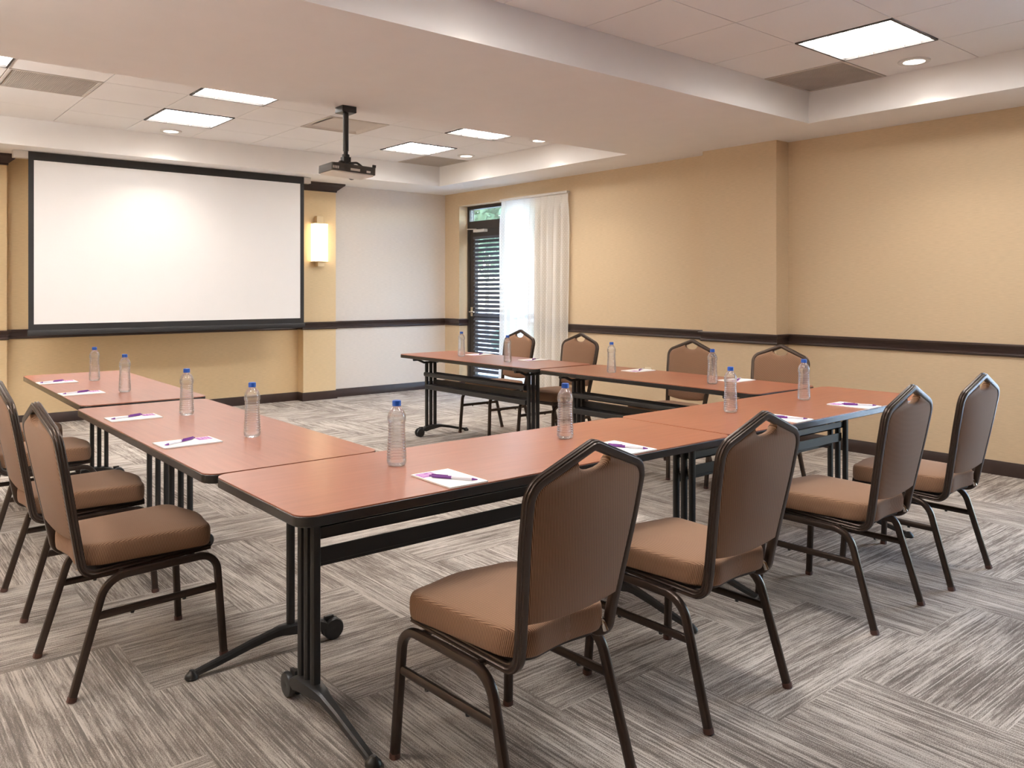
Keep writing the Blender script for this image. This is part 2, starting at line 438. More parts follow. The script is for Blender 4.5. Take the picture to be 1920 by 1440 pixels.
# ------------------------------------------------------------------ glazed door, sidelight and outside
def bars(b, X0, X1, rects):
    for y0, y1, z0, z1 in rects: b.box(X0, X1, y0, y1, z0, z1)
FX0, FX1 = XR + .135, XR + .215
d = thing('door_1', (0, 0, 0)); struct(d, 'dark framed glazed exit door with transom')
b = MB(); bars(b, FX0, FX1, ((8.74, OY1, 0, OZ), (7.82, 7.88, 0, OZ), (7.88, 8.74, 2.386, OZ), (7.88, 8.74, 2.12, 2.228), (7.88, 8.74, 0, .02)))
b.obj('frame', M['bronze'], d, bevel=.004)
b = MB(); bars(b, FX0 + .012, FX1 - .015, ((8.632, 8.738, .02, 2.118), (7.882, 7.99, .02, 2.118), (7.99, 8.632, 2.015, 2.118), (7.99, 8.632, .02, .2), (7.99, 8.632, .935, .972)))
b.obj('door_leaf', M['bronze'], d, bevel=.004)
b = MB(); bars(b, FX0 + .035, FX0 + .041, ((7.985, 8.637, .195, .94), (7.985, 8.637, .967, 2.02), (7.885, 8.735, 2.224, 2.39))); b.obj('glass', M['glass'], d)
b = MB(); b.box(FX0 - .045, FX0 + .012, 8.36, 8.60, 2.075, 2.112)
b.sweep([(FX0 - .02, 8.56, 2.118), (FX0 - .05, 8.70, 2.122), (FX0 - .02, 8.762, 2.126)], rounded(.007, 8), (1, 0, 0)); b.obj('door_closer', M['wmetal'], d, bevel=.004)
b = MB(); b.box(FX0 - .001, FX0 + .012, 8.665, 8.71, .97, 1.09)
b.sweep(fillet([(FX0, 8.688, 1.03), (FX0 - .05, 8.688, 1.03), (FX0 - .05, 8.575, 1.03)], .02), rounded(.009, 10), (0, 0, 1)); b.obj('handle', M['chrome'], d, smooth=40)
w = thing('window_1', (0, 0, 0)); struct(w, 'fixed sidelight beside the exit door, behind the curtain')
b = MB(); bars(b, FX0, FX1, ((7.75, 7.82, 0, OZ), (OY0, 7.32, 0, OZ), (7.32, 7.75, 2.36, OZ), (7.32, 7.75, 0, .1), (7.32, 7.75, .97, 1.03))); b.obj('frame', M['bronze'], w, bevel=.004)
b = MB(); bars(b, FX0 + .035, FX0 + .041, ((7.315, 7.755, .095, .975), (7.315, 7.755, 1.025, 2.365))); b.obj('glass', M['glass'], w)
w = thing('window_2', (0, 0, 0)); struct(w, 'tall glazed opening in the side wall')
b = MB(); bars(b, FX0, FX1, ((WY0, WY0 + .06, 0, OZ), (WY1 - .06, WY1, 0, OZ), (.70, .75, 0, OZ), (WY0, WY1, OZ - .05, OZ), (WY0, WY1, 0, .1), (WY0 + .06, WY1 - .06, .97, 1.03)))
b.obj('frame', M['bronze'], w, bevel=.004)
b = MB(); b.box(FX0 + .035, FX0 + .041, WY0 + .05, WY1 - .05, .09, OZ - .04); b.obj('glass', M['glass'], w)

# horizontal blind on the door
bl = thing('window_blind', (FX0 - .012, 8.311, 2.02), 0, 'dark horizontal slat blind covering the exit door glass', 'blind')
b = MB(); b.box(-.012, .022, -.318, .318, -.035, .0); b.obj('headrail', M['blind'], bl, bevel=.003)
b = MB()
zz = -.065
while zz > -1.80:
    R = Matrix.Translation((0.004, 0, zz)) @ Matrix.Rotation(math.radians(-random.uniform(50, 57)), 4, 'Y')
    b.box(-.024, .024, -.316, .316, -.0012, .0012, R); zz -= .0565
b.obj('slats', M['blind'], bl)
b = MB()
for yy in (-.22, .0, .22): b.box(-.018, -.0165, yy - .001, yy + .001, -1.82, -.03)
b.obj('cord', M['blind'], bl)
b = MB(); b.box(-.014, .018, -.316, .316, -1.845, -1.825); b.obj('bottom_rail', M['blind'], bl, bevel=.003)

# sheer curtain
cu = thing('sheer_curtain', (XR - .07, 7.2, 0), 0, 'white sheer dotted curtain hanging beside the exit door', 'curtain')
bm = bmesh.new(); uvl = bm.loops.layers.uv.new('cloth')
NY, NZ = 150, 26; grid = []
for iz in range(NZ + 1):
    f = iz / NZ; z = .015 + (2.405 - .015) * f; row = []
    for iy in range(NY + 1):
        u = iy / NY
        amp = .034 * (1 - .55 * max(0, (f - .86) / .14))
        yl = .60 + .055 * (1 - f) - .012 * math.sin(f * 5); yr = -.565 + .015 * math.sin(f * 4 + 1)
        ph = u * 2 * PI * 11 + .55 * math.sin(u * 9 + 2) + .35 * math.sin(f * 3.1 + u * 20)
        wv = math.sin(ph) + .25 * math.sin(2.3 * ph + 1.2)
        if f > .93: wv = abs(math.sin(ph * .5)) ** .35 * 1.6 - .8
        y = yr + (yl - yr) * u + .01 * math.sin(ph * 1.0 + 1.5)
        row.append((bm.verts.new((amp * wv, y, z)), u, z))
    grid.append(row)
for iz in range(NZ):
    for iy in range(NY):
        q = [grid[iz][iy], grid[iz][iy + 1], grid[iz + 1][iy + 1], grid[iz + 1][iy]]
        fc = bm.faces.new([v for v, _, _ in q])
        for lp, (_, uu, z) in zip(fc.loops, q): lp[uvl].uv = (uu * 2.0, z)
me = bpy.data.meshes.new('curtain_cloth'); bm.to_mesh(me); bm.free(); me.materials.append(M['sheer']); me.shade_smooth()
o = bpy.data.objects.new('curtain_cloth', me); COL.objects.link(o); o.parent = cu
b = MB(); b.box(-.022, .03, -.575, .62, 2.405, 2.432); b.obj('curtain_track', M['wmetal'], cu, bevel=.004)

# outside: paving, planting
b = MB(); b.box(XR + .225, XR + 40, -20, 45, -.25, -.06); struct(b.obj('ground', M['pave']), 'pale paving outside the exit door')
def shrub(x, y, h, r, n, label):
    s = thing('garden_shrub', (x, y, -.06), 0, label, 'shrub', 'shrubs outside the exit door')
    b = MB()
    for q in range(n):
        a = random.uniform(0, 2 * PI); zc = random.uniform(-1, 1); rr = random.random() ** .4
        e = math.sqrt(1 - zc * zc)
        p = Vector((r * rr * e * math.cos(a), r * rr * e * math.sin(a), h * (.66 + .34 * rr * zc)))
        Rm = Matrix.Translation(p) @ Matrix.Rotation(random.uniform(0, 2 * PI), 4, 'Z') @ Matrix.Rotation(random.uniform(-1.2, 1.2), 4, 'X') @ Matrix.Scale(random.uniform(.7, 1.3), 4)
        vs = [Rm @ Vector(c) for c in ((-.03, -.11, 0), (.075, -.015, .018), (.03, .12, 0), (-.075, .015, .018))]
        b._f([b.bm.verts.new(v) for v in vs])
    b.obj('foliage', M['leaf'], s)
    b = MB(); b.lathe([(.06, 0), (.045, h * .4), (.02, h * .75)], 8); b.obj('stem', M['bark'], s)
shrub(13.3, 17.0, 5.4, 2.1, 6500, 'leafy tree seen through the transom glass over the exit door')
shrub(9.9, 11.6, .7, .55, 700, 'low leafy shrub outside, behind the door blind slats')

# ------------------------------------------------------------------ ceiling fittings
tro = thing('ceiling_light')
hw, hh = CW / 2 - .004, CH / 2 - .004
b = MB()
for x0, x1, y0, y1 in ((-hw, hw, -hh, -hh + .014), (-hw, hw, hh - .014, hh), (-hw, -hw + .014, -hh + .014, hh - .014), (hw - .014, hw, -hh + .014, hh - .014)):
    b.box(x0, x1, y0, y1, -.006, .02)
b.obj('frame', M['dmetal'], tro)
b = MB(); b.box(-hw + .015, hw - .015, -hh + .015, hh - .015, .012, .018); b.obj('diffuser', M['lens'], tro)
b = MB()
for q in (-1, 1): b.box(q * hw / 3 - .002, q * hw / 3 + .002, -hh + .016, hh - .016, -.003, .011)
for q in (-2, -1, 0, 1, 2): b.box(-hw + .016, hw - .016, q * hh / 3 - .0015, q * hh / 3 + .0015, -.003, .011)
b.obj('louver', M['louv'], tro)
TR = Stock(tro)
for tray, k, m, lb in ((1, 1, 1, 'large recessed ceiling light in the near tray beside the round downlight'), (2, 1, 1, 'recessed ceiling light nearest the far corner of the room'),
                       (2, 1, 3, 'sliver of recessed ceiling light by the beam, nearest the curtained door'), (2, 5, 1, 'recessed ceiling light above the projection screen beside a round downlight'),
                       (2, 5, 3, 'recessed ceiling light by the beam, between the perforated panel and the projector'), (2, 8, 3, 'recessed ceiling light cut by the picture edge beside the perforated panel'),
                       (2, 8, 1, 'recessed ceiling light over the screen outside the picture'), (1, 5, 1, 'recessed ceiling light overhead above the cross table, outside the picture'),
                       (1, 9, 1, 'recessed ceiling light over the chair row, outside the picture'), (1, 1, 3, 'recessed ceiling light by the second window, outside the picture'),
                       (1, 5, 3, 'recessed ceiling light over the camera, outside the picture')):
    x0, x1, y0, y1 = cell(tray, k, m)
    TR.place(((x0 + x1) / 2, (y0 + y1) / 2, ZT), 0, lb, 'ceiling light', 'square recessed ceiling lights')

def grille(tray, k, m, label, mat, kind):
    x0, x1, y0, y1 = cell(tray, k, m)
    g = thing('air_vent', ((x0 + x1) / 2, (y0 + y1) / 2, ZT), 0, label, 'air vent', 'air vents in the ceiling')
    b = MB()
    for a in ((-hw, hw, -hh, -hh + .02), (-hw, hw, hh - .02, hh), (-hw, -hw + .02, -hh + .02, hh - .02), (hw - .02, hw, -hh + .02, hh - .02)): b.box(*a, -.003, .02)
    b.obj('frame', mat, g)
    if kind == 'egg':
        b = MB(); b.box(-hw + .02, hw - .02, -hh + .02, hh - .02, .016, .02); b.obj('backing', M['grilld'], g)
        b = MB()
        for q in range(-22, 23):
            b.box(q * .0125 - .0012, q * .0125 + .0012, -hh + .02, hh - .02, .001, .016); b.box(-hw + .02, hw - .02, q * .0125 - .0012, q * .0125 + .0012, .001, .016)
        b.obj('core', mat, g)
    else:
        # face plate hung under a shallow pyramid throat
        b = MB(); s0, s1 = hw - .02, hw - .11
        b.rings([[Vector((sx * s0, sy * s0, .0)) for sx, sy in ((-1, -1), (1, -1), (1, 1), (-1, 1))], [Vector((sx * s1, sy * s1, .05)) for sx, sy in ((-1, -1), (1, -1), (1, 1), (-1, 1))]], cap0=False)
        b.obj('throat', mat, g)
        b = MB(); b.prism(round_rect(hw - .075, hh - .075, .02), .008, .012); b.obj('face_plate', mat, g)
grille(1, 0, 0, 'dark square return grille in the near tray corner', M['grilld'], 'egg')
grille(2, 0, 0, 'greyish return grille in the far tray corner', M['grill'], 'egg')
grille(2, 7, 2, 'perforated grey ceiling panel beside the cut-off light', M['grill'], 'egg')
grille(2, 3, 2, 'plaque air diffuser in the ceiling behind the projector pole', M['grill'], 'plaque')

dl = thing('downlight')
b = MB(); b.lathe([(.068, -.006), (.098, -.006), (.1, .0), (.1, .006), (.068, .006), (.068, -.006)], 32, caps=False); b.obj('trim_ring', M['wmetal'], dl, smooth=40)
b = MB(); b.lathe([(.0, -.003), (.07, -.003), (.07, .004), (0, .004)], 32, caps=False); b.obj('lens', M['down'], dl, smooth=40)
DL = Stock(dl)
for x, y, lb in ((5.54, 2.47, 'round downlight beside the large recessed light in the near tray'), (2.50, 8.12, 'round downlight above the projection screen'),
                 (5.54, 6.22, 'round downlight by the end of the ceiling beam, over the curtained door'), (5.54, 7.47, 'round downlight in the far tray corner beside the return grille'),
                 (2.50, 3.10, 'round downlight close to the beam, outside the picture'), (4.0, 3.10, 'round downlight near the beam and pillar, outside the picture')):
    if (x, y) == (4.0, 3.10): continue
    DL.place((x, y, ZT - .004), 0, lb, 'downlight', 'round ceiling downlights')
    L = bpy.data.lights.new('downlight_lamp', 'SPOT'); L.energy = 15; L.color = (1.0, .88, .74); L.spot_size = math.radians(118); L.spot_blend = .75; L.shadow_soft_size = .05
    lo = bpy.data.objects.new('downlight_lamp', L); COL.objects.link(lo); lo.location = (x, y, ZT - .02)

# ------------------------------------------------------------------ projector, screen, sconce, outlet
pj = thing('ceiling_projector', (2.775, 5.16, ZS), 0, 'white and black projector hanging from the ceiling beam on a black pole', 'projector')
b = MB(); b.box(-.055, .055, -.055, .055, -.045, 0); b.obj('mount_plate', M['black'], pj, bevel=.003)
b = MB(); b.lathe([(.02, -.31), (.02, -.045)], 20); b.lathe([(.016, -.335), (.016, -.30)], 20); b.obj('pole', M['black'], pj, smooth=40)
b = MB(); b.lathe([(.022, -.336), (.026, -.333), (.026, -.35), (.024, -.352)], 20); b.box(-.028, .028, -.024, .024, -.40, -.352); b.obj('tilt_joint', M['black'], pj, bevel=.003)
b = MB()
for a in (0.6, 2.2, 3.9, 5.4):
    e = Vector((.13 * math.cos(a), .10 * math.sin(a), -.418))
    b.sweep(fillet([(0.015 * math.cos(a), .015 * math.sin(a), -.395), (e.x * .7, e.y * .7, -.392), e], .03), rounded(.008, 8), (0, 0, 1))
b.obj('bracket', M['black'], pj, smooth=40)
bx = bpy.data.objects.new('body', None)
tilt = Matrix.Translation((.01, 0, -.45)) @ Matrix.Rotation(math.radians(2.5), 4, 'Y') @ Matrix.Rotation(math.radians(-4), 4, 'Z')
b = MB(); b.prism(round_rect(.165, .125, .02), .012, .03, tilt); o = b.obj('body', M['projd'], pj, smooth=40)
bd = o
b = MB(); b.prism(round_rect(.165, .125, .02), -.022, .012, tilt); b.obj('casing', M['projd'], bd, smooth=40)
b = MB(); b.prism(round_rect(.158, .118, .03), -.030, -.0222, tilt); b.obj('top_cover', M['proj'], bd, smooth=40)
b = MB()
for q in range(4): b.box(-.16 + .012 * q, -.153 + .012 * q, -.1262, -.1249, -.01, .008, tilt)
b.obj('vent', M['wmetal'], bd)
for a in ((-.03, .04, -.012, .004), (.09, .12, -.014, .0)):
    b = MB(); b.box(a[0], a[1], -.1265, -.1249, a[2], a[3], tilt); b.obj('port', M['wmetal'], bd)
b = MB(); b.lathe([(.0, 0), (.03, 0), (.034, .018), (.026, .02), (.0, .014)], 20, tilt @ Matrix.Translation((.10, .125, 0)) @ Matrix.Rotation(-PI / 2, 4, 'X'), caps=False); b.obj('lens', M['plast'], bd, smooth=40)
b = MB(); b.box(.14, .165, -.118, -.105, .03, .05, tilt); b.obj('knob', M['black'], bd, bevel=.002)
bpy.data.objects.remove(bx)

ps = thing('projection_screen', (2.757, 8.65, 0), 0, 'white pull-down projection screen with black border on the end wall', 'screen')
b = MB(); b.box(-1.485, 1.455, .004, .075, 2.535, ZS); b.obj('housing', M['wmetal'], ps, bevel=.004)
b = MB()
for a in ((-1.365, 1.365, 2.522, 2.6), (-1.365, 1.365, .935, 1.0), (-1.365, -1.32, 1.0, 2.522), (1.32, 1.365, 1.0, 2.522)): b.box(a[0], a[1], -.002, .001, a[2], a[3])
b.obj('border', M['mask'], ps)
b = MB(); b.box(-1.32, 1.32, -.0015, .0005, 1.0, 2.522); b.obj('picture_area', M['screen'], ps)
b = MB(); b.prism([(-.012, .893), (.012, .893), (.016, .905), (.016, .935), (.010, .945), (-.010, .945), (-.016, .935), (-.016, .905)], -1.372, 1.372, Matrix(((0, 0, 1, 0), (1, 0, 0, 0), (0, 1, 0, 0), (0, 0, 0, 1))))
b.obj('weight_bar', M['mask'], ps, smooth=40)

sc = thing('wall_sconce', (4.478, YP, 1.885), 0, 'lit warm glass wall sconce on the gold pilaster', 'wall lamp')
b = MB(); b.box(-.042, .042, -.06, 0, .215, .315); b.box(-.042, .042, -.085, 0, -.285, -.225); b.obj('backplate', M['brass'], sc, bevel=.003)
b = MB(); prof = [(-.088, .0)] + [(-.088 + .176 * q / 12, -.085 - .018 * math.sin(PI * q / 12)) for q in range(13)] + [(.088, .0)]
b.prism(prof, -.225, .222); b.obj('shade', M['sconce'], sc, smooth=40)
b = MB()
for z in (-.232, .222): b.box(-.092, .092, -.108, 0, z, z + .008)
b.obj('end_cap', M['brass'], sc, bevel=.002)

ol = thing('wall_outlet', (XR, 5.515, .47), 0, 'ivory wall outlet plate peeking over the table beside a notepad', 'outlet')
b = MB(); b.box(-.006, .001, -.042, .042, -.06, .06); b.obj('plate', M['outlet'], ol, bevel=.002)
b = MB()
for z in (-.02, .02): b.box(-.008, -.005, -.015, .015, z - .013, z + .013)
b.obj('socket', M['outlet'], ol, bevel=.002)

# ------------------------------------------------------------------ tables
TH = .735; HL, HW = .93, .314
tb = thing('folding_table')
out = round_rect(HL, HW, .05, 8)
b = MB(); b.prism(round_rect(HL - .0015, HW - .0015, .0485, 8), TH - .004, TH); top = b.obj('tabletop', M['lam'], tb, smooth=40)
b = MB(); b.prism(out, TH - .032, TH - .0035); b.obj('edge_band', M['edge'], top, smooth=40, bevel=.003)
for sx in (-1, 1):
    x = sx * .70
    # foot: cast hump near the castor, slim arm running down to the glide
    b = MB()
    sec = [(.205, .052, .075, .024), (.18, .045, .088, .026), (.14, .055, .098, .027), (.08, .062, .100, .026), (.03, .068, .098, .021), (.005, .066, .092, .017), (-.08, .050, .074, .014), (-.2, .022, .044, .012), (-.275, .008, .026, .011)]
    b.rings([[Vector((x + s * w, y, z)) for s, z in ((-1, z0), (1, z0), (1, z1 - .006), (.6, z1), (-.6, z1), (-1, z1 - .006))] for y, z0, z1, w in sec])
    leg = b.obj('leg', M['black'], tb, smooth=35)
    for q in (-1, 0, 1):
        b = MB(); b.sweep([(x, .115 + q * .045, .085), (x, .115 + q * .045, .672)], rounded(.0125, 14, 3.0, 1.2, 1.1), (1, 0, 0)); b.obj('post', M['black'], leg, smooth=40)
    b = MB()
    pth = fillet([(x, .30, .694), (x, .255, .694), (x, .19, .665), (x, .04, .665), (x, -.025, .694), (x, -.07, .694)], .03, 5)
    b.sweep(pth, rounded(.010, 12, 2.5, 1.4, 1.0), (1, 0, 0)); b.box(x - .014, x + .014, .10, .13, .66, TH - .032)
    b.box(x - .03, x + .03, -.16, .28, TH - .038, TH - .031); b.obj('bracket', M['black'], leg, smooth=40)
    wh = Matrix.Translation((x, .235, .04)) @ Matrix.Rotation(PI / 2, 4, 'Y')
    b = MB()
    for q in (-1, 1): b.lathe([(.0, q * .006), (.036, q * .006), (.04, q * .010), (.04, q * .020), (.036, q * .025), (.02, q * .026), (.0, q * .022)], 24, wh, caps=False)
    b.box(x - .006, x + .006, .205, .24, .035, .088); b.obj('castor', M['plast'], leg, smooth=40)
    b = MB(); b.lathe([(.0, 0), (.02, 0), (.024, .006), (.022, .014), (.014, .022), (.008, .03), (.0, .031)], 20, Matrix.Translation((x, -.285, 0)), caps=False); b.obj('glide', M['plast'], leg, smooth=40)
b = MB(); b.box(-.685, .685, .075, .185, .541, .546); b.box(-.685, .685, .075, .079, .541, .576); b.sweep([(-.685, .188, .563), (.685, .188, .563)], rounded(.019, 14, 3.0, 1.0, .8), (0, 0, 1))
b.obj('cable_tray', M['black'], tb, smooth=40)
b = MB(); b.box(-.685, .685, .085, .091, .466, .511); b.obj('modesty_panel', M['black'], tb)
b = MB(); b.box(-.685, .685, .086, .185, .462, .468); b.box(-.685, .685, .150, .185, .428, .463); b.obj('rail', M['black'], tb, bevel=.006)
TBL = Stock(tb)
G = 'folding tables set in a U'
R90 = PI / 2
TBL.place((1.853, 2.268, 0), math.radians(-.15), 'dark-edged brown folding table nearest the camera, with rolling foot in front', 'table', G)
TBL.place((3.717, 2.276, 0), math.radians(.5), 'brown folding table of the cross row with bluish edge, in front of the pillar', 'table', G)
TBL.place((1.228, 3.524, 0), -R90 + math.radians(-.4), 'brown folding table of the screen-side row, joined to the corner table', 'table', G)
TBL.place((1.294, 5.470, 0), -R90 + math.radians(-.9), 'brown folding table of the screen-side row, far one below the projection screen', 'table', G)
TBL.place((4.295, 5.470, 0), R90 + math.radians(.3), 'brown folding table standing in front of the curtained exit door', 'table', G)
TBL.place((4.300, 3.570, 0), R90, 'brown folding table along the beige wall, between door table and cross row', 'table', G)

# ------------------------------------------------------------------ chairs
def grooved(R, n=30):
    s = []
    for i in range(n):
        a = 2 * PI * i / n; w = (a + PI) % (2 * PI) - PI
        k = (abs(math.cos(a)) ** 3.4 + abs(math.sin(a)) ** 3.4) ** (-1 / 3.4)
        r = R * k
        if abs(w) < 1.0: r -= R * .30 * (0.5 - 0.5 * math.cos(w * 2 * PI / .66))
        s.append((r * math.cos(a), r * math.sin(a)))
    return s
ch = thing('banquet_chair')
TUBE = .0130
SEC = rounded(TUBE, 16, 3.2); GSEC = grooved(.0140)
leg_end = {1: .25, -1: -.25}
for sx in (-1, 1):
    xa, xf = sx * .200, sx * .217
    fr = [(xf, .25, .006), (sx * .203, .228, .372), (xa, .045, .370)]
    rr = [(xf, -.25, .006), (sx * .203, -.142, .368), (xa, .045, .370)]
    for pts, rad, yy in ((fr, .062, .25), (rr, .085, -.25)):
        b = MB(); b.sweep(fillet(pts, rad, 8), SEC, (1, 0, 0)); lg = b.obj('leg', M['frame'], ch, smooth=40)
        d = (Vector(pts[1]) - Vector(pts[0])).normalized()
        b = MB(); b.sweep([Vector(pts[0]) + d * -.006, Vector(pts[0]) + d * .010], rounded(.0142, 14, 3.2), (1, 0, 0)); b.obj('foot_cap', M['foot'], lg, smooth=40)
    f0 = Vector(fr[0]).lerp(Vector(fr[1]), .252 / .372); r0 = Vector(rr[0]).lerp(Vector(rr[1]), .252 / .372)
    b = MB(); b.sweep([f0, r0], rounded(.010, 12, 3.0, .9, 1.25), (1, 0, 0)); st = b.obj('stretcher', M['frame'], ch, smooth=40)
    b = MB()
    for q in (.3, .72):
        p = f0.lerp(r0, q); b.lathe([(.0, -.018), (.006, -.018), (.007, -.012), (.007, -.006), (0, -.006)], 10, Matrix.Translation(p), caps=False)
    b.obj('bumper', M['plast'], st, smooth=40)
# cross bar under the front of the seat
for yb in (.15, -.09):
    b = MB(); b.sweep([(-.200, yb, .374), (.200, yb, .374)], rounded(.009, 12), (0, 0, 1)); b.obj('cross_bar', M['frame'], ch, smooth=40)
# back frame: one bent tube, seat rail to gable and back down
B0 = Vector((0, -.212, .43)); B1 = Vector((0, -.303, .934)); UP = (B1 - B0).normalized(); LB = (B1 - B0).length
NB = Vector((0, UP.z, -UP.y))          # towards the sitter
def back(x, s): return B0 + UP * s + Vector((x, 0, 0))
def half(sx):
    return [back(0, LB), back(sx * .2085, LB - .082), back(sx * .201, LB - .22), back(sx * .170, .03), back(sx * .166, -.052), Vector((sx * .176, .215, .397))]
path = []
R_ = half(1); L_ = half(-1)
full = list(reversed(L_))[:-1] + [back(0, LB)] + R_[1:]
rad = [0, .066, .3, .8, .055, .03, .055, .8, .3, .066, 0]
pth = fillet(full, rad, 8)
# start the sweep at the left end with outward normal
b = MB(); b.sweep(pth, GSEC, (-1, 0, 0)); b.obj('back_frame', M['frame'], ch, smooth=50)
# backrest cushion with the scooped hand hold
def outline(ins):
    s_sh = LB - .082
    pts = []
    for q in range(11):
        u = -1 + 2 * q / 10; pts.append((u * (.175 - ins), .078 - .016 * (1 - u * u) + (ins - .008) * .6))
    rs = fillet([(.1755 - ins, .078, 0), (.201 - ins, LB - .22, 0), (.2085 - ins, s_sh - ins * .45, 0), (0, LB - ins * 1.1, 0)], [0, .5, .05, 0], 7)[1:]
    sc_w, sc_d = .060, .034
    gable = lambda x: LB - ins * 1.1 - (LB - ins * 1.1 - (s_sh - ins * .45)) * abs(x) / (.2085 - ins)
    keep = [(p.x, p.y) for p in rs if p.x > sc_w + .006 and p.y < gable(0)]
    pts += keep + [(sc_w, gable(sc_w) - .002)]
    base = gable(sc_w)
    for q in range(1, 8):
        x = sc_w * math.cos(PI * q / 8); pts.append((x, base - sc_d * math.sin(PI * q / 8) ** .8))
    pts += [(-sc_w, base - .002)] + [(-x, y) for x, y in reversed(keep)]
    return pts
b = MB()
rings = []
for ins, off in ((.016, -.014), (.009, -.010), (.008, .0), (.012, .012), (.024, .018), (.05, .021)):
    rings.append([back(x, s) + NB * off for x, s in outline(ins)])
b.rings(rings); b.rib_uv(lambda c: (c.x, c.z), None); b.obj('backrest', M['fabric'], ch, smooth=60)
# seat cushion: boxy with a rolled edge, front scalloped
SO = fillet([(0, -.214, 0), (-.176, -.214, 0), (-.209, .232, 0), (.209, .232, 0), (.176, -.214, 0), (0, -.214, 0)], [0, .085, .05, .05, .085, 0], 9)
SL = [0.0]
for p, q in zip(SO, SO[1:]): SL.append(SL[-1] + (q - p).length)
SEAT = []
for i in range(96):
    d = SL[-1] * i / 96; k = max(q for q in range(len(SL) - 1) if SL[q] <= d + 1e-9)
    p = SO[k].lerp(SO[k + 1], (d - SL[k]) / max(1e-9, SL[k + 1] - SL[k]))
    w = max(0, min(1, (p.y - .18) / .05)); p.y += w * (.012 * math.cos(PI * min(1, abs(p.x) / .165)) )
    p.y -= .012 * max(0, min(1, (-.18 - p.y) / .03)) * math.cos(PI * min(1, abs(p.x) / .17)) * -1 * .6
    SEAT.append((p.x, p.y))
def seat_xy(i): return SEAT[i % 96]
def seat_ring(ins, z, bul=0.0):
    o = []
    for i in range(96):
        x, y = seat_xy(i); f = 1 - ins
        x, y = x * f, y * f
        o.append(Vector((x, y, z + bul * (1 - (x / .22) ** 2) * (1 - (abs(y) / .26) ** 2))))
    return o
per = [0]
for i in range(96):
    x0, y0 = seat_xy(i); x1, y1 = seat_xy(i + 1); per.append(per[-1] + math.hypot(x1 - x0, y1 - y0))
def peri(c):
    best = min(range(96), key=lambda i: (seat_xy(i)[0] - c.x) ** 2 + (seat_xy(i)[1] - c.y) ** 2)
    return (per[best], c.z)
b = MB()
b.rings([seat_ring(.05, .406), seat_ring(.012, .407), seat_ring(.0, .413), seat_ring(-.008, .428), seat_ring(-.008, .452), seat_ring(-.002, .464), seat_ring(.010, .4715, .001), seat_ring(.035, .4755, .003), seat_ring(.1, .4770, .006), seat_ring(.4, .4785, .010), seat_ring(.75, .4785, .012)])
b.rib_uv(lambda c: (c.x, c.y), peri); st = b.obj('seat', M['fabric'], ch, smooth=60)
b = MB(); b.rings([seat_ring(.14, .388), seat_ring(.09, .392), seat_ring(.06, .4065)]); b.obj('seat_pan', M['pan'], ch, smooth=40)
# chromed ganging hook on one side
b = MB(); b.sweep(fillet([(.138, -.165, .396), (.142, -.180, .424), (.150, -.204, .424), (.154, -.212, .396)], .015, 5), rounded(.008, 12), (1, 0, 0)); b.obj('ganging_hook', M['chrome'], ch, smooth=40)
CH = Stock(ch)
NG, LG, RG = 'banquet chairs along the cross table, backs to the camera', 'banquet chairs along the screen-side tables', 'banquet chairs along the wall-side tables'
for x, y, r, lb in ((1.450, 1.745, 3, 'brown banquet chair largest in view, its back to the camera, at the corner table'),
                    (2.217, 1.747, .9, 'brown banquet chair with back to the camera, next along from the largest one'),
                    (3.278, 1.775, 2.2, 'brown banquet chair with back to the camera, third along from the largest one'),
                    (3.990, 1.776, 1, 'brown banquet chair with bluish sheen on its back, last along the cross table')):
    CH.place((x, y, 0), math.radians(r), lb, 'chair', NG)
for x, y, r, lb in ((.828, 3.142, 3, 'brown banquet chair in side view with whole seat showing, first of the screen-side row'),
                    (.832, 3.955, 1, 'brown banquet chair, second in the screen-side row, its back half behind the first'),
                    (.86, 5.035, 0, 'brown banquet chair, third in the screen-side row, seat by the middle table leg'),
                    (.87, 5.80, 0, 'brown banquet chair hardly visible behind the others, farthest of the screen-side row')):
    CH.place((x, y, 0), -R90 + math.radians(r), lb, 'chair', LG)
for x, y, r, lb in ((4.712, 5.895, 0, 'brown banquet chair in front of the sheer curtain, facing the room'),
                    (4.712, 5.075, 1, 'brown banquet chair facing the room just beside the curtain edge'),
                    (4.712, 3.885, 0, 'brown banquet chair facing the room in front of the wall pillar, third from the curtain'),
                    (4.712, 3.13, 0, 'brown banquet chair facing the room, half behind the corner bottle, fourth from the curtain')):
    CH.place((x, y, 0), R90 + math.radians(r), lb, 'chair', RG)

# ------------------------------------------------------------------ bottles
bt = thing('water_bottle')
prof = [(.010, .004), (.018, .0), (.026, .0005), (.0305, .005), (.0325, .012)]
z = .018
def wall_r(z): return .0330 - .0042 * max(0, min(1, (z - .03) / .075)) if z < .14 else .0290
while z < .142:
    r = wall_r(z); prof += [(r, z), (r, z + .0042), (r - .0020, z + .0062), (r - .0020, z + .0074)]; z += .0096
prof += [(.0293, .146), (.0305, .151), (.0308, .158), (.0303, .165), (.0285, .173), (.0250, .181), (.0205, .188), (.0160, .193), (.0132, .197), (.0128, .208)]
inner = [(max(.001, r - .0007), zz + (.0012 if zz < .006 else 0)) for r, zz in reversed(prof)]
b = MB(); b.lathe([(.0004, prof[0][1])] + prof, 36, caps=False)
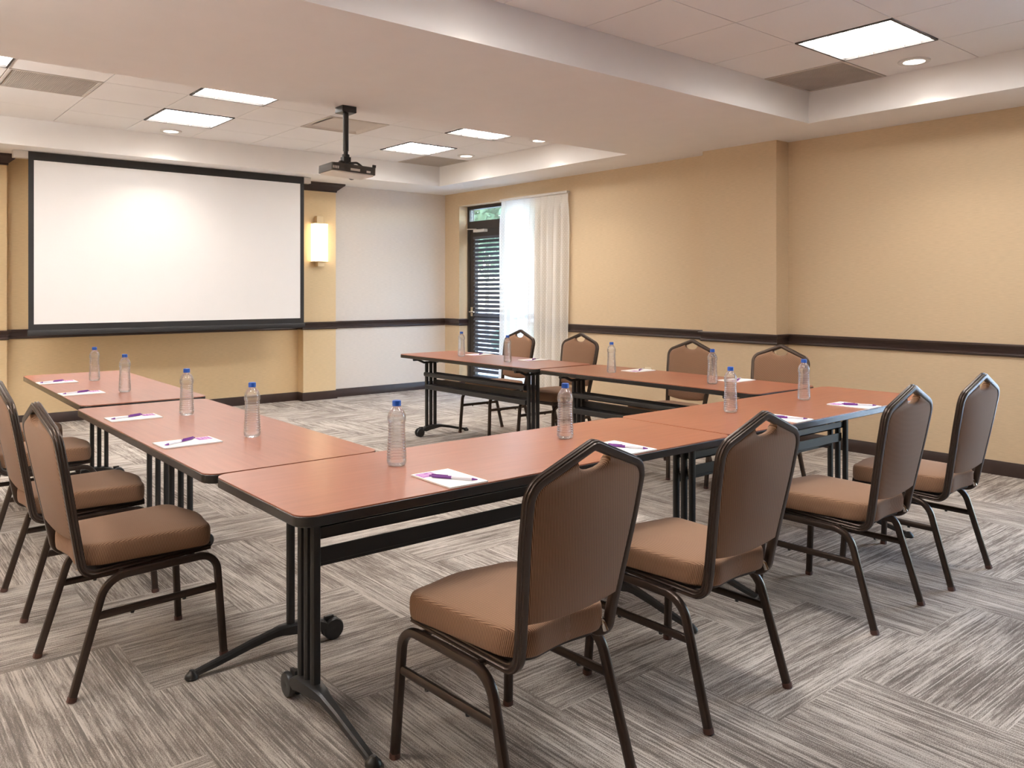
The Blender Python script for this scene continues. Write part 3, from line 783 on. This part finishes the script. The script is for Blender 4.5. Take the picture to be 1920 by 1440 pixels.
# closing ring faces between bottom centres
b.obj('shell', M['clear'], bt, smooth=50)
wp = [(max(.001, r - .0011), zz + (.0018 if zz < .006 else 0)) for r, zz in prof if zz < .171]
wp = [(.0005, wp[0][1])] + wp + [(.0005, wp[-1][1])]
b = MB(); b.lathe(wp, 36); b.obj('water', M['water'], bt, smooth=50)
cp = [(.0, .2165), (.0125, .2165), (.0143, .2150), (.0147, .2125), (.0147, .2010), (.0150, .2005), (.0150, .1985), (.0142, .1982), (.0134, .199)]
b = MB(); b.lathe(cp, 40, caps=False); b.obj('cap', M['cap'], bt, smooth=40)
BT = Stock(bt)
BG = 'water bottles with blue caps on the tables'
for x, y, lb in ((1.298, 5.759, 'blue-capped water bottle on the far screen-side table, farthest from the camera'), (1.289, 5.016, 'blue-capped water bottle on the far screen-side table, near its joint with the next table'),
                 (1.275, 3.911, 'blue-capped water bottle by the far joint of the middle screen-side table'), (1.286, 3.162, 'blue-capped water bottle on the screen-side table, nearest the corner table'),
                 (1.447, 2.340, 'blue-capped water bottle largest in view, on the corner table behind a notepad'), (2.222, 2.342, 'blue-capped water bottle on the corner table, behind the largest chair back'),
                 (3.303, 2.335, 'blue-capped water bottle on the cross table above the second chair back'), (3.970, 2.345, 'blue-capped water bottle at the corner in front of the last wall-side chair'),
                 (4.262, 5.816, 'blue-capped water bottle glowing against the sunlit door jamb'), (4.205, 5.109, 'blue-capped water bottle in front of the curtain-side chair'),
                 (4.225, 3.980, 'blue-capped water bottle on the wall-side table, beside a notepad below the bare wall'), (4.207, 3.108, 'blue-capped water bottle overlapping the third wall-side chair')):
    BT.place((x, y, TH + .0005), random.uniform(0, 6.28), lb, 'bottle', BG)

# ------------------------------------------------------------------ notepads and pens (local: sitter at -y, top edge at +y)
nt = thing('notepad')
b = MB(); b.box(-.070, .070, -.108, .108, 0, .0045); b.obj('sheets', M['paper'], nt)
b = MB(); b.box(-.064, -.004, .046, .099, .0045, .0048); lg = b.obj('header_logo', M['purple'], nt)
b = MB()
for q, (a, c) in enumerate(((-.058, -.034), (-.056, -.016), (-.058, -.026))): b.box(a, c, .086 - q * .013, .091 - q * .013, .0048, .0049)
b.box(-.022, -.010, .078, .091, .0048, .0049); b.obj('lettering', M['pink'], lg)
NP = Stock(nt)
pn = thing('ballpoint_pen')
RX = Matrix.Rotation(PI / 2, 4, 'Y')
b = MB(); b.lathe([(.0, -.062), (.0040, -.062), (.0043, -.058), (.0043, .008), (.0, .008)], 14, RX, caps=False); b.obj('barrel', M['pencl'], pn, smooth=40)
b = MB(); b.lathe([(.0, .006), (.0049, .006), (.0051, .05), (.0048, .070), (.0028, .073), (.0028, .080), (.0, .080)], 14, RX, caps=False); b.obj('grip', M['penp'], pn, smooth=40)
b = MB(); b.box(.018, .072, -.0024, .0024, .0046, .0066); b.box(.066, .072, -.0022, .0022, .002, .0062); b.obj('clip', M['penp'], pn, bevel=.0006)
b = MB(); b.lathe([(.0, -.080), (.0012, -.080), (.0022, -.076), (.0043, -.062), (.0, -.062)], 14, RX, caps=False); b.obj('tip', M['penp'], pn, smooth=40)
PN = Stock(pn)
PG, QG = 'white notepads with a purple header on the tables', 'purple and clear pens on the notepads'
pads = [(1.090, 5.790, -R90, 'on the far screen-side table, farthest along'), (1.082, 5.092, -R90, 'on the far screen-side table, near its joint'),
        (1.056, 3.965, -R90, 'on the middle screen-side table, near its far joint'), (1.044, 3.190, -R90, 'on the screen-side table, nearest the corner table'),
        (1.466, 2.066, 0, 'on the corner table in front of the largest bottle'), (2.245, 2.062, 0, 'half behind the largest chair back'),
        (3.318, 2.060, 0, 'half behind the second chair back'), (3.960, 2.064, 0, 'at the cross table end by the pillar'),
        (4.485, 5.845, R90, 'beside the bottle by the sunlit jamb'), (4.485, 5.115, R90, 'in front of the curtain-side chair'),
        (4.480, 3.955, R90, 'on the wall-side table below the ivory outlet'), (4.482, 3.125, R90, 'partly behind the fourth wall-side bottle')]
for x, y, r, w_ in pads:
    r2 = r + math.radians(random.uniform(-1.5, 1.5))
    NP.place((x, y, TH + .0004), r2, 'white notepad with purple header ' + w_, 'notepad', PG)
    a = r2; lx, ly = -.003, -.028
    px_ = x + lx * math.cos(a) - ly * math.sin(a); py_ = y + lx * math.sin(a) + ly * math.cos(a)
    PN.place((px_, py_, TH + .0101), a + math.radians(118 + random.uniform(-6, 6)), 'purple pen on the notepad ' + w_, 'pen', QG)

# ------------------------------------------------------------------ light
UPL = 270
wd = bpy.data.worlds.new('sky'); scene.world = wd; wd.use_nodes = True
nt_ = wd.node_tree; bg = nt_.nodes['Background']
sky = nt_.nodes.new('ShaderNodeTexSky'); sky.sky_type = 'NISHITA'; sky.sun_disc = False; sky.sun_elevation = math.radians(38); sky.sun_rotation = math.radians(200)
nt_.links.new(sky.outputs[0], bg.inputs[0]); bg.inputs[1].default_value = 2.1
S = bpy.data.lights.new('sun', 'SUN'); S.energy = 3.2; S.angle = math.radians(.6); S.color = (1, .95, .88)
so = bpy.data.objects.new('sun', S); COL.objects.link(so)
so.rotation_euler = Vector((-.165, .98, -.20)).to_track_quat('-Z', 'Y').to_euler()
# sconce copies with upward spots, added out of view to brighten the ceiling
for x, y, r, lb in ((XL, 3.4, R90, 'added sconce with ceiling fill lamp on the side wall midway, outside the picture'),
                    (XL, 6.6, R90, 'added sconce with ceiling fill lamp on the side wall near the screen, outside the picture')):
    c = copy_tree(sc); c.location = (x, y, 1.885); c.rotation_euler = (0, 0, r); tag(c, lb, 'wall lamp', 'added fill sconces')
    L = bpy.data.lights.new('added_uplight', 'SPOT'); L.energy = UPL; L.color = (.96, .98, 1.0); L.spot_size = math.radians(150); L.spot_blend = .8; L.shadow_soft_size = .06
    lo = bpy.data.objects.new('added_uplight', L); COL.objects.link(lo)
    lo.location = Vector((x, y, 2.28)) + Matrix.Rotation(r, 3, 'Z') @ Vector((0, -.06, 0))
    lo.rotation_euler = (Matrix.Rotation(r, 3, 'Z') @ Vector((0, -.35, 1))).to_track_quat('-Z', 'Y').to_euler()
for y0, y1 in ((OY0, OY1), (WY0, WY1)):
    L = bpy.data.lights.new('sky_portal', 'AREA'); L.shape = 'RECTANGLE'; L.size = OZ; L.size_y = y1 - y0
    L.cycles.is_portal = True
    o = bpy.data.objects.new('sky_portal', L); COL.objects.link(o); o.location = (XR + .26, (y0 + y1) / 2, OZ / 2); o.rotation_euler = (0, PI / 2, 0)

# ------------------------------------------------------------------ camera and view
cam = bpy.data.cameras.new('camera'); co = bpy.data.objects.new('camera', cam); COL.objects.link(co)
co.location = (0, 0, 1.32); co.rotation_euler = (PI / 2, 0, -math.atan2(1275, 1532))
cam.sensor_fit = 'HORIZONTAL'; cam.sensor_width = 36.0; cam.lens = 1532 / 1920 * 36.0; cam.shift_y = -(720 - 543.5) / 1920
cam.clip_start = .05
scene.camera = co
vs = scene.view_settings; scene.display_settings.display_device = 'sRGB'
vs.view_transform = 'Standard'; vs.look = 'None'; vs.gamma = 1.0; vs.use_curve_mapping = False; vs.exposure = 1.02
cy = scene.cycles
cy.use_denoising = True
cy.max_bounces = 12; cy.diffuse_bounces = 6; cy.glossy_bounces = 6; cy.transmission_bounces = 8; cy.transparent_max_bounces = 24
cy.sample_clamp_indirect = 6.0; cy.blur_glossy = 0.5
